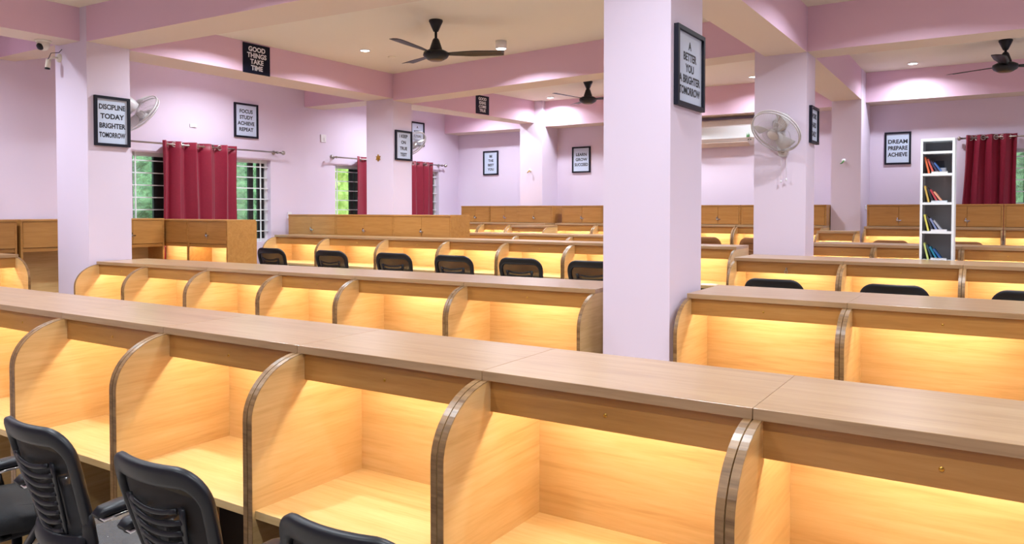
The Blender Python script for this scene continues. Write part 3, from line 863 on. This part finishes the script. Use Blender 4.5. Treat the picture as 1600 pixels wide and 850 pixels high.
# ------------------------------------------------------------------ ceiling fans
def ceiling_fan(label, x, y, ang, drop=0.34, zc=CEIL):
    root = thing('ceiling_fan', label, 'ceiling fan', (x, y, zc), ang, 'black ceiling fans')
    MB().lathe([(0.0,0),(0.060,0),(0.062,-0.012),(0.022,-0.100),(0.0,-0.104)], n=24).build('canopy', M['black'], root)
    MB().lathe([(0.0,-0.09),(0.012,-0.09),(0.012,-drop+0.1),(0,-drop+0.1)], n=14).build('down_rod', M['black'], root)
    MB().lathe([(0.0,-drop+0.14),(0.020,-drop+0.14),(0.03,-drop+0.125),(0.055,-drop+0.05),(0.055,-drop+0.03),(0.0,-drop+0.03)], n=24).build('lower_canopy', M['black'], root)
    MB().lathe([(0.0,-drop+0.035),(0.075,-drop+0.035),(0.108,-drop+0.018),(0.114,-drop-0.008),(0.100,-drop-0.030),(0.078,-drop-0.042),(0.07,-drop-0.048),(0.0,-drop-0.055)], n=32).build('motor', M['black'], root)
    MB().lathe([(0.0,-drop-0.058),(0.055,-drop-0.0555),(0.066,-drop-0.050),(0.066,-drop-0.046),(0,-drop-0.05)], n=24).build('motor_cap', M['brown'], root)
    for k in range(3):
        a = 2*PI*k/3
        R_ = Matrix.Rotation(a, 4, 'Z')
        pts = []
        n = 12
        vs, fs = [], []
        for i in range(n+1):
            s = i/n; r = 0.10 + 0.50*s
            hw = 0.028 + 0.036*min(1, s*2.2) - 0.012*max(0, s-0.9)*10*0.5
            tilt = -0.22*(1 - 0.45*s)
            for q in (-1, -0.33, 0.33, 1):
                yy = q*hw; zz = -drop + 0.004 + yy*math.tan(tilt) + 0.012*s - 0.006*(1-q*q)*-1
                vs.append(tuple(R_ @ Vector((r, yy, zz))))
        m_ = len(vs)
        vs += [(p[0], p[1], p[2]+0.003) for p in vs]
        for i in range(n):
            for q in range(3):
                c = i*4+q
                fs.append((c, c+1, c+5, c+4)); fs.append((m_+c, m_+c+4, m_+c+5, m_+c+1))
        for i in range(n):
            c = i*4; fs.append((c, c+4, m_+c+4, m_+c)); c += 3; fs.append((c, m_+c, m_+c+4, c+4))
        for q in range(3):
            fs.append((q, m_+q, m_+q+1, q+1)); c = n*4+q; fs.append((c, c+1, m_+c+1, m_+c))
        bl = MB().add(vs, fs, 0, True).build('fan_blade', M['black'], root)
    return root
ceiling_fan('black ceiling fan nearest, hanging top centre of the photo', -4.25, 5.354, math.radians(35), 0.300)
ceiling_fan('black ceiling fan partly behind the wide central column', -4.60, 8.95, math.radians(15), 0.235)
ceiling_fan('black ceiling fan at the upper right edge of the photo', -0.04, 9.0, math.radians(25), 0.26)

# ------------------------------------------------------------------ ceiling lamps
def downlight(label, x, y, kind='recessed', e=LAMP_W):
    root = thing('ceiling_light', label, 'ceiling light', (x, y, CEIL), 0, 'round ceiling lights')
    if kind == 'recessed':
        MB().lathe([(0.045,0),(0.056,0),(0.056,-0.006),(0.046,-0.009),(0.045,-0.006)], n=28).build('rim', M['white'], root)
        MB().lathe([(0.0,-0.0075),(0.046,-0.0065),(0.046,-0.001),(0,-0.001)], n=28).build('diffuser', M['lamp'], root)
        lamp_light(x, y, CEIL-0.012, e)
    else:
        MB().lathe([(0.0,0),(0.055,0),(0.055,-0.075),(0.050,-0.078),(0.050,-0.07),(0,-0.07)], n=28).build('housing', M['white'], root)
        MB().lathe([(0.0,-0.079),(0.044,-0.079),(0.0495,-0.074),(0,-0.072)], n=28).build('diffuser', M['lamp'], root)
        lamp_light(x, y, CEIL-0.084)
    return root
downlight('round recessed ceiling light left of the near ceiling fan', -5.713+0.05, 5.979-0.03)
downlight('cylindrical surface ceiling light right of the near ceiling fan', -4.23, 6.36, 'surface')
downlight('recessed ceiling light beside the left beam, seen almost edge on', -5.74, 4.58)
downlight('round ceiling light left of the middle ceiling fan', -5.72, 9.92, e=LAMP_W*0.5)
downlight('round ceiling light at the right, before the back wall', -0.93, 9.85, e=LAMP_W*0.5)
downlight('round ceiling light above the air conditioner', -2.70, 9.75, e=LAMP_W*0.5)
o = MB().lathe([(0.0,0),(0.04,0),(0.042,-0.006),(0.03,-0.012),(0.012,-0.013),(0.0,-0.013)], n=24).build('smoke_detector', M['cream'], loc=(-5.66, 6.36, CEIL))
tag(o, 'flat cream round ceiling plate between lamp and near fan', 'ceiling plate')

# ------------------------------------------------------------------ wall fans
def wall_fan(label, loc, rz, pan, tilt, R=0.205, cords=True):
    """loc: centre of the base plate on the wall; fan faces local -y"""
    root = thing('wall_fan', label, 'wall fan', loc, rz, 'white wall fans')
    MB().prism([(0.045*math.copysign(abs(math.cos(a))**0.6, math.cos(a)), 0.085*math.copysign(abs(math.sin(a))**0.7, math.sin(a))) for a in [2*PI*i/24 for i in range(24)]], 0, -0.05, 'y').build('base_plate', M['fanwhite'], root, bevel=0.006)
    k = MB(); Mx = Matrix.Translation((0, -0.05, -0.04)) @ Matrix.Rotation(PI/2, 4, 'X')
    k.lathe([(0,0.012),(0.014,0.012),(0.016,0)], 0, 0, 16, 0, Mx); k.build('speed_dial', M['fanhub'], root)
    MB().tube([(0,-0.03,0.03),(0,-0.06,0.10),(0,-0.10,0.13)], [0.026,0.024,0.028], 14).build('neck', M['fanwhite'], root)
    Hm = Matrix.Translation((0, -0.12, 0.185)) @ Matrix.Rotation(pan, 4, 'Z') @ Matrix.Rotation(tilt, 4, 'X') @ Matrix.Rotation(PI/2, 4, 'X')
    # along +z of Hm = local -y (fan direction)
    MB().lathe([(0.0,-0.10),(0.035,-0.095),(0.055,-0.06),(0.06,-0.01),(0.058,0.03),(0.04,0.04),(0,0.04)], 0, 0, 24, 0, Hm).build('motor', M['fanwhite'], root)
    zc = 0.10
    g = MB()
    for rr, zz, tr_ in ((R, zc-0.012, 0.0065), (R, zc+0.012, 0.005)):
        g.tube([Hm @ Vector((rr*math.cos(a), rr*math.sin(a), zz)) for a in [2*PI*i/48 for i in range(48)]], tr_, 8, True)
    ns = 66
    for i in range(ns):
        a = 2*PI*i/ns; c, s = math.cos(a), math.sin(a)
        g.tube([Hm @ Vector((r*c, r*s, z)) for r, z in ((0.045, zc+0.055), (R*0.6, zc+0.050), (R*0.9, zc+0.03), (R, zc+0.01))], 0.0013, 4, False)
        g.tube([Hm @ Vector((r*c, r*s, z)) for r, z in ((0.05, 0.03), (R*0.6, zc-0.06), (R*0.9, zc-0.04), (R, zc-0.01))], 0.0013, 4, False)
    for rr, zz in ((R*0.45, zc+0.053), (R*0.72, zc+0.044)):
        g.tube([Hm @ Vector((rr*math.cos(a), rr*math.sin(a), zz)) for a in [2*PI*i/32 for i in range(32)]], 0.0012, 4, True)
    g.build('fan_guard', M['fanwhite'], root)
    MB().lathe([(0.0,zc+0.062),(0.042,zc+0.060),(0.050,zc+0.052),(0.050,zc+0.045),(0,zc+0.045)], 0, 0, 24, 0, Hm).build('guard_badge', M['fanwhite'], root)
    for q in range(3):
        a0 = 2*PI*q/3 + 0.5
        vs, fs = [], []
        n = 8
        for i in range(n+1):
            s = i/n; r = 0.03 + (R-0.055)*s
            span = 0.25 + 0.62*math.sin(PI*min(1, s*0.62+0.12))
            for j in range(5):
                t = j/4 - 0.5
                a = a0 + span*t + 0.35*s
                vs.append(tuple(Hm @ Vector((r*math.cos(a), r*math.sin(a), zc - 0.045*t*1.1))))
        m_ = len(vs)
        off = (Hm.to_3x3() @ Vector((0,0,0.002)))
        vs += [tuple(Vector(p)+off) for p in vs]
        for i in range(n):
            for j in range(4):
                c = i*5+j; fs.append((c, c+1, c+6, c+5)); fs.append((m_+c, m_+c+5, m_+c+6, m_+c+1))
        for i in range(n):
            c = i*5; fs.append((c, c+5, m_+c+5, m_+c)); c += 4; fs.append((c, m_+c, m_+c+5, c+5))
        for j in range(4):
            c = n*5+j; fs.append((c, c+1, m_+c+1, m_+c)); fs.append((j, m_+j, m_+j+1, j+1))
        MB().add(vs, fs, 0, True).build('fan_blade', M['fanwhite'], root)
    MB().lathe([(0,zc+0.04),(0.026,zc+0.036),(0.03,zc-0.02),(0,zc-0.02)], 0, 0, 20, 0, Hm).build('blade_hub', M['fanwhite'], root)
    if cords:
        for s, l in ((-0.018, 0.20), (0.026, 0.185)):
            c = MB().tube([(s, -0.03, -0.08), (s, -0.03, -0.08-l)], 0.0012, 6)
            c.lathe([(0,0.008),(0.006,0.006),(0.007,-0.012),(0,-0.016)], s, -0.03, 10, 0, Matrix.Translation((0,0,-0.085-l)))
            c.build('pull_cord', M['white'], root)
    return root
wall_fan('white wall fan on the front of the far column, round guard facing the camera', (-1.580, 6.654, 2.118), 0, math.radians(-20), math.radians(43), 0.203)
wall_fan('white wall fan sticking out behind the left column, seen from its side', (-6.55, 3.797, 2.33), PI, math.radians(0), math.radians(38), 0.205, False)
wall_fan('small white wall fan sticking out behind the column with the gold ornament', (-6.52, 7.515, 2.33), PI, math.radians(0), math.radians(38), 0.20, False)

# ------------------------------------------------------------------ air conditioner
ac = thing('air_conditioner', 'white split air conditioner on the back wall between the two columns', 'air conditioner', (-3.28, YB, 2.47))
L_ = 0.96
prof = [(0,0.0),(0,0.355),(-0.17,0.355),(-0.198,0.335),(-0.207,0.25),(-0.20,0.09),(-0.17,0.05),(-0.06,0.0)]
MB().prism(prof, -L_/2, L_/2, 'x').build('ac_body', M['white'], ac, bevel=0.006)
MB().prism([(-0.206,0.245),(-0.2115,0.245),(-0.2065,0.095),(-0.2015,0.095)], -L_/2+0.012, L_/2-0.012, 'x').build('front_cover', M['metalwhite'], ac)
MB().prism([(-0.172,0.046),(-0.075,-0.002),(-0.070,-0.010),(-0.176,0.040)], -L_/2+0.03, L_/2-0.15, 'x').build('air_flap', M['soffit'], ac)
k = MB()
for s in (0.335, 0.365): k.box(s, -0.196, 0.062, s+0.012, -0.183, 0.074)
k.build('indicator', M['dark'], ac)
k = MB()
for q, (dx, dz) in enumerate(((0,0),(0.012,0.02),(-0.012,0.012),(0.02,0.0))): k.prism([(0.34+dx-0.008,0.10),(0.34+dx,0.145+dz),(0.34+dx+0.008,0.10)], -0.216, -0.2135, 'y')
k.build('green_sticker', M['green'], ac)

# ------------------------------------------------------------------ bookcase and books
bx0, by0, bw, bd = -0.552, 6.47, 0.222, 0.22
bc = thing('book_rack', 'tall narrow white steel book rack standing behind the carrels at the right', 'book rack', (bx0, by0, 0))
ztop = 2.118
for sx in (0, bw-0.016):
    for sy in (0, bd-0.016):
        MB().box(sx, sy, 0, sx+0.016, sy+0.016, ztop).build('post', M['metalwhite'], bc)
for sx in (0.002, bw-0.005):
    MB().box(sx, 0.016, 0.05, sx+0.003, bd-0.016, ztop-0.01).build('side_sheet', M['metalwhite'], bc)
MB().box(0.016, bd-0.006, 0.05, bw-0.016, bd-0.002, ztop-0.01).build('back_sheet', M['greyback'], bc)
MB().box(0.0, -0.001, ztop-0.018, bw, bd, ztop+0.002).build('top_sheet', M['metalwhite'], bc)
SH = [2.025, 1.862, 1.648, 1.434, 1.222, 1.0, 0.6, 0.2]
for z in SH:
    MB().box(0.014, -0.002, z-0.018, bw-0.014, bd-0.006, z).build('shelf', M['metalwhite'], bc)
def book(label, x, y, z, lean, thick, hgt, dep, colr, grp):
    """book standing on its lower edge, leaning to the left by 'lean' radians; or lying when lean is None"""
    root = thing('book', label, 'book', (x, y, z), 0, grp)
    mc = mat('book_cover', srgb(*colr), 0.45)
    c, p = MB(), MB()
    if lean is None:
        c.box(0, 0, 0, hgt, dep, 0.002); c.box(0, 0, thick-0.002, hgt, dep, thick); c.box(0, dep-0.002, 0.002, hgt, dep, thick-0.002)
        p.box(0.003, 0.003, 0.002, hgt-0.003, dep-0.002, thick-0.002)
        c.build('cover', mc, root); p.build('pages', M['white'], root)
    else:
        c.box(0, 0, 0, 0.002, dep, hgt); c.box(thick-0.002, 0, 0, thick, dep, hgt); c.box(0.002, 0, 0, thick-0.002, 0.002, hgt)
        p.box(0.002, 0.002, 0.003, thick-0.002, dep-0.003, hgt-0.003)
        for o in (c.build('cover', mc, root), p.build('pages', M['white'], root)): o.rotation_euler = (0, -lean, 0)
    return root
names = ['top', 'second', 'third', 'lowest']
sets = [
 [((214,104,62),'orange'), ((196,86,76),'brick red'), ((58,52,80),'dark violet'), ((62,96,156),'blue')],
 [((196,160,80),'mustard'), ((48,44,52),'black'), ((176,60,70),'red'), ((216,150,120),'salmon')],
 [((212,200,96),'yellow'), ((60,58,70),'charcoal'), ((120,130,170),'grey blue'), ((160,160,170),'light grey')],
 [((196,206,120),'pale green'), ((40,70,90),'dark teal'), ((30,120,150),'turquoise'), ((40,90,150),'deep blue')]]
for si, z in enumerate(SH[1:5]):
    grp = 'books on the %s book shelf' % names[si]
    flat_col = [((232,230,220),'thin cream'), ((200,216,226),'pale blue'), ((236,234,238),'white'), ((236,234,238),'white')][si]
    xw = bx0+0.019
    hh = 0.125
    for bi, (cc, cn) in enumerate(sets[si]):
        lean = 0.22 + 0.13*bi
        xb = xw + 0.030 + 0.0290*bi
        th = 0.012
        h_ = min(hh - 0.010*bi, (xb - xw - 0.001)/math.sin(lean)) if bi == 0 else hh - 0.011*bi
        book('%s book leaning left on the %s book shelf of the white rack' % (cn, names[si]), xb, by0+0.03+0.002*bi, z+0.0005, lean, th, h_, 0.12, cc, grp)
    book('%s book lying flat at the front of the %s book shelf' % (flat_col[1], names[si]), bx0+0.072, by0+0.004, z+0.0005, None, 0.013, 0.105, 0.022, flat_col[0], grp)
book('dark navy book standing at the back of the top book shelf', bx0+0.085, by0+0.16, SH[1]+0.0005, 0.0, 0.06, 0.10, 0.03, (34,40,62), 'books on the top book shelf')
book('light blue book lying at the back of the top book shelf', bx0+0.095, by0+0.09, SH[1]+0.0005, None, 0.045, 0.07, 0.05, (80,130,180), 'books on the top book shelf')

# ------------------------------------------------------------------ papers, switch plates, hooks, cameras
o = MB().quadbox([(-2.55,6.27),(-2.30,6.25),(-2.28,6.44),(-2.53,6.46)], 0.9652, 0.975).build('open_book', M['paper'])
tag(o, 'open book lying on the desk at the right end of the third row', 'book')
o = MB().quadbox([(-2.16,6.245),(-2.02,6.25),(-2.03,6.36),(-2.17,6.35)], 0.9652, 0.969).build('paper_sheet', M['white'])
tag(o, 'white paper sheet on the desk beside the curved end panel', 'paper')
def switch_plate(label, loc, rz, w_, h_):
    root = thing('switch_plate', label, 'switch', loc, rz)
    MB().box(-w_/2, -0.012, -h_/2, w_/2, 0, h_/2).build('plate', M['white'], root, bevel=0.003)
    MB().box(w_*0.04, -0.017, -h_*0.3, w_*0.3, -0.011, h_*0.12).build('rocker', M['white'], root, bevel=0.001)
    return root
switch_plate('white square switch plate on the left wall between the windows', (XW, 7.50, 2.575), H2, 0.095, 0.105)
switch_plate('small flat white plate on the left wall above the near curtain', (XW, 5.49, 2.565), H2, 0.09, 0.04)
switch_plate('small white socket on the left wall low beside the near window', (XW, 6.90, 1.52), H2, 0.06, 0.09)
switch_plate('small white socket on the side of the right back pilaster', (-1.47, 10.3, 1.62), H2, 0.10, 0.05)
# gold ornament
root = thing('wall_ornament', 'small gold star shaped ornament on the column left of the purple side', 'ornament', (-6.60, 7.166, 2.24))
st = []
for i in range(12):
    r = 0.040 if i % 2 == 0 else 0.020
    st.append((r*math.sin(2*PI*i/12), r*math.cos(2*PI*i/12)*1.15))
MB().prism(st, 0, -0.018, 'y').build('star_plate', M['brass'], root, bevel=0.002)
MB().sphere((0, -0.02, 0), 0.014).build('centre_boss', M['brass'], root)
def hook(label, loc, m, name='wall_hook'):
    root = thing(name, label, 'hook', loc)
    Mx = Matrix.Rotation(PI/2, 4, 'X')
    MB().lathe([(0,0.014),(0.02,0.012),(0.024,0.0)], 0, 0, 18, 0, Mx).build('rosette', M['white'], root)
    MB().tube([(0,-0.012,0),(0.005,-0.04,-0.005),(-0.012,-0.052,-0.03),(-0.03,-0.045,-0.035)], [0.007,0.008,0.007,0.005], 10).build('hook_arm', m, root)
    return root
hook('small white and brass hook on the left back wall pilaster', (-6.20, 10.13, 2.20), M['brass'])
hook('small green and white hook on the right back wall pilaster', (-1.66, 9.90, 2.18), M['green'])
# dome camera under the left beam
root = thing('dome_camera', 'white dome camera under the left beam at the upper left', 'security camera', (-6.69, 3.255, 2.985))
MB().lathe([(0,0),(0.060,0),(0.060,-0.008),(0.054,-0.016),(0.0,-0.016)], n=28).build('camera_base', M['cream'], root)
MB().sphere((0,0,-0.034), 0.050, 20).build('camera_ball', M['cream'], root)
Mx = Matrix.Translation((0.012,-0.025,-0.052)) @ Matrix.Rotation(math.radians(115), 4, 'X')
MB().lathe([(0,0.026),(0.022,0.024),(0.030,0.012),(0.030,0.0)], 0, 0, 22, 0, Mx).build('camera_lens', M['dark'], root)
root = thing('bracket_camera', 'small white bullet camera on a bracket at the top of the left column', 'security camera', (-6.78, 3.43, 2.88))
Mx = Matrix.Rotation(PI/2, 4, 'X')
MB().lathe([(0,0.018),(0.035,0.014),(0.038,0.0)], 0, 0, 22, 0, Mx).build('wall_cap', M['cream'], root)
MB().tube([(0,-0.012,0),(0,-0.06,-0.005),(0.0,-0.09,-0.035)], 0.009, 10).build('camera_arm', M['cream'], root)
MB().tube([(0.0,-0.09,-0.03),(0.0,-0.10,-0.10)], 0.020, 16).build('camera_body', M['cream'], root)
MB().tube([(0.0,-0.100,-0.098),(0.0,-0.101,-0.108)], 0.0205, 16).build('camera_lens', M['dark'], root)
MB().tube([(0.04,0.0,0.07),(0.03,-0.02,0.04),(0.0,-0.07,0.03),(-0.03,-0.08,-0.02),(-0.01,-0.09,-0.05)], 0.003, 8).build('cable', M['dark'], root)
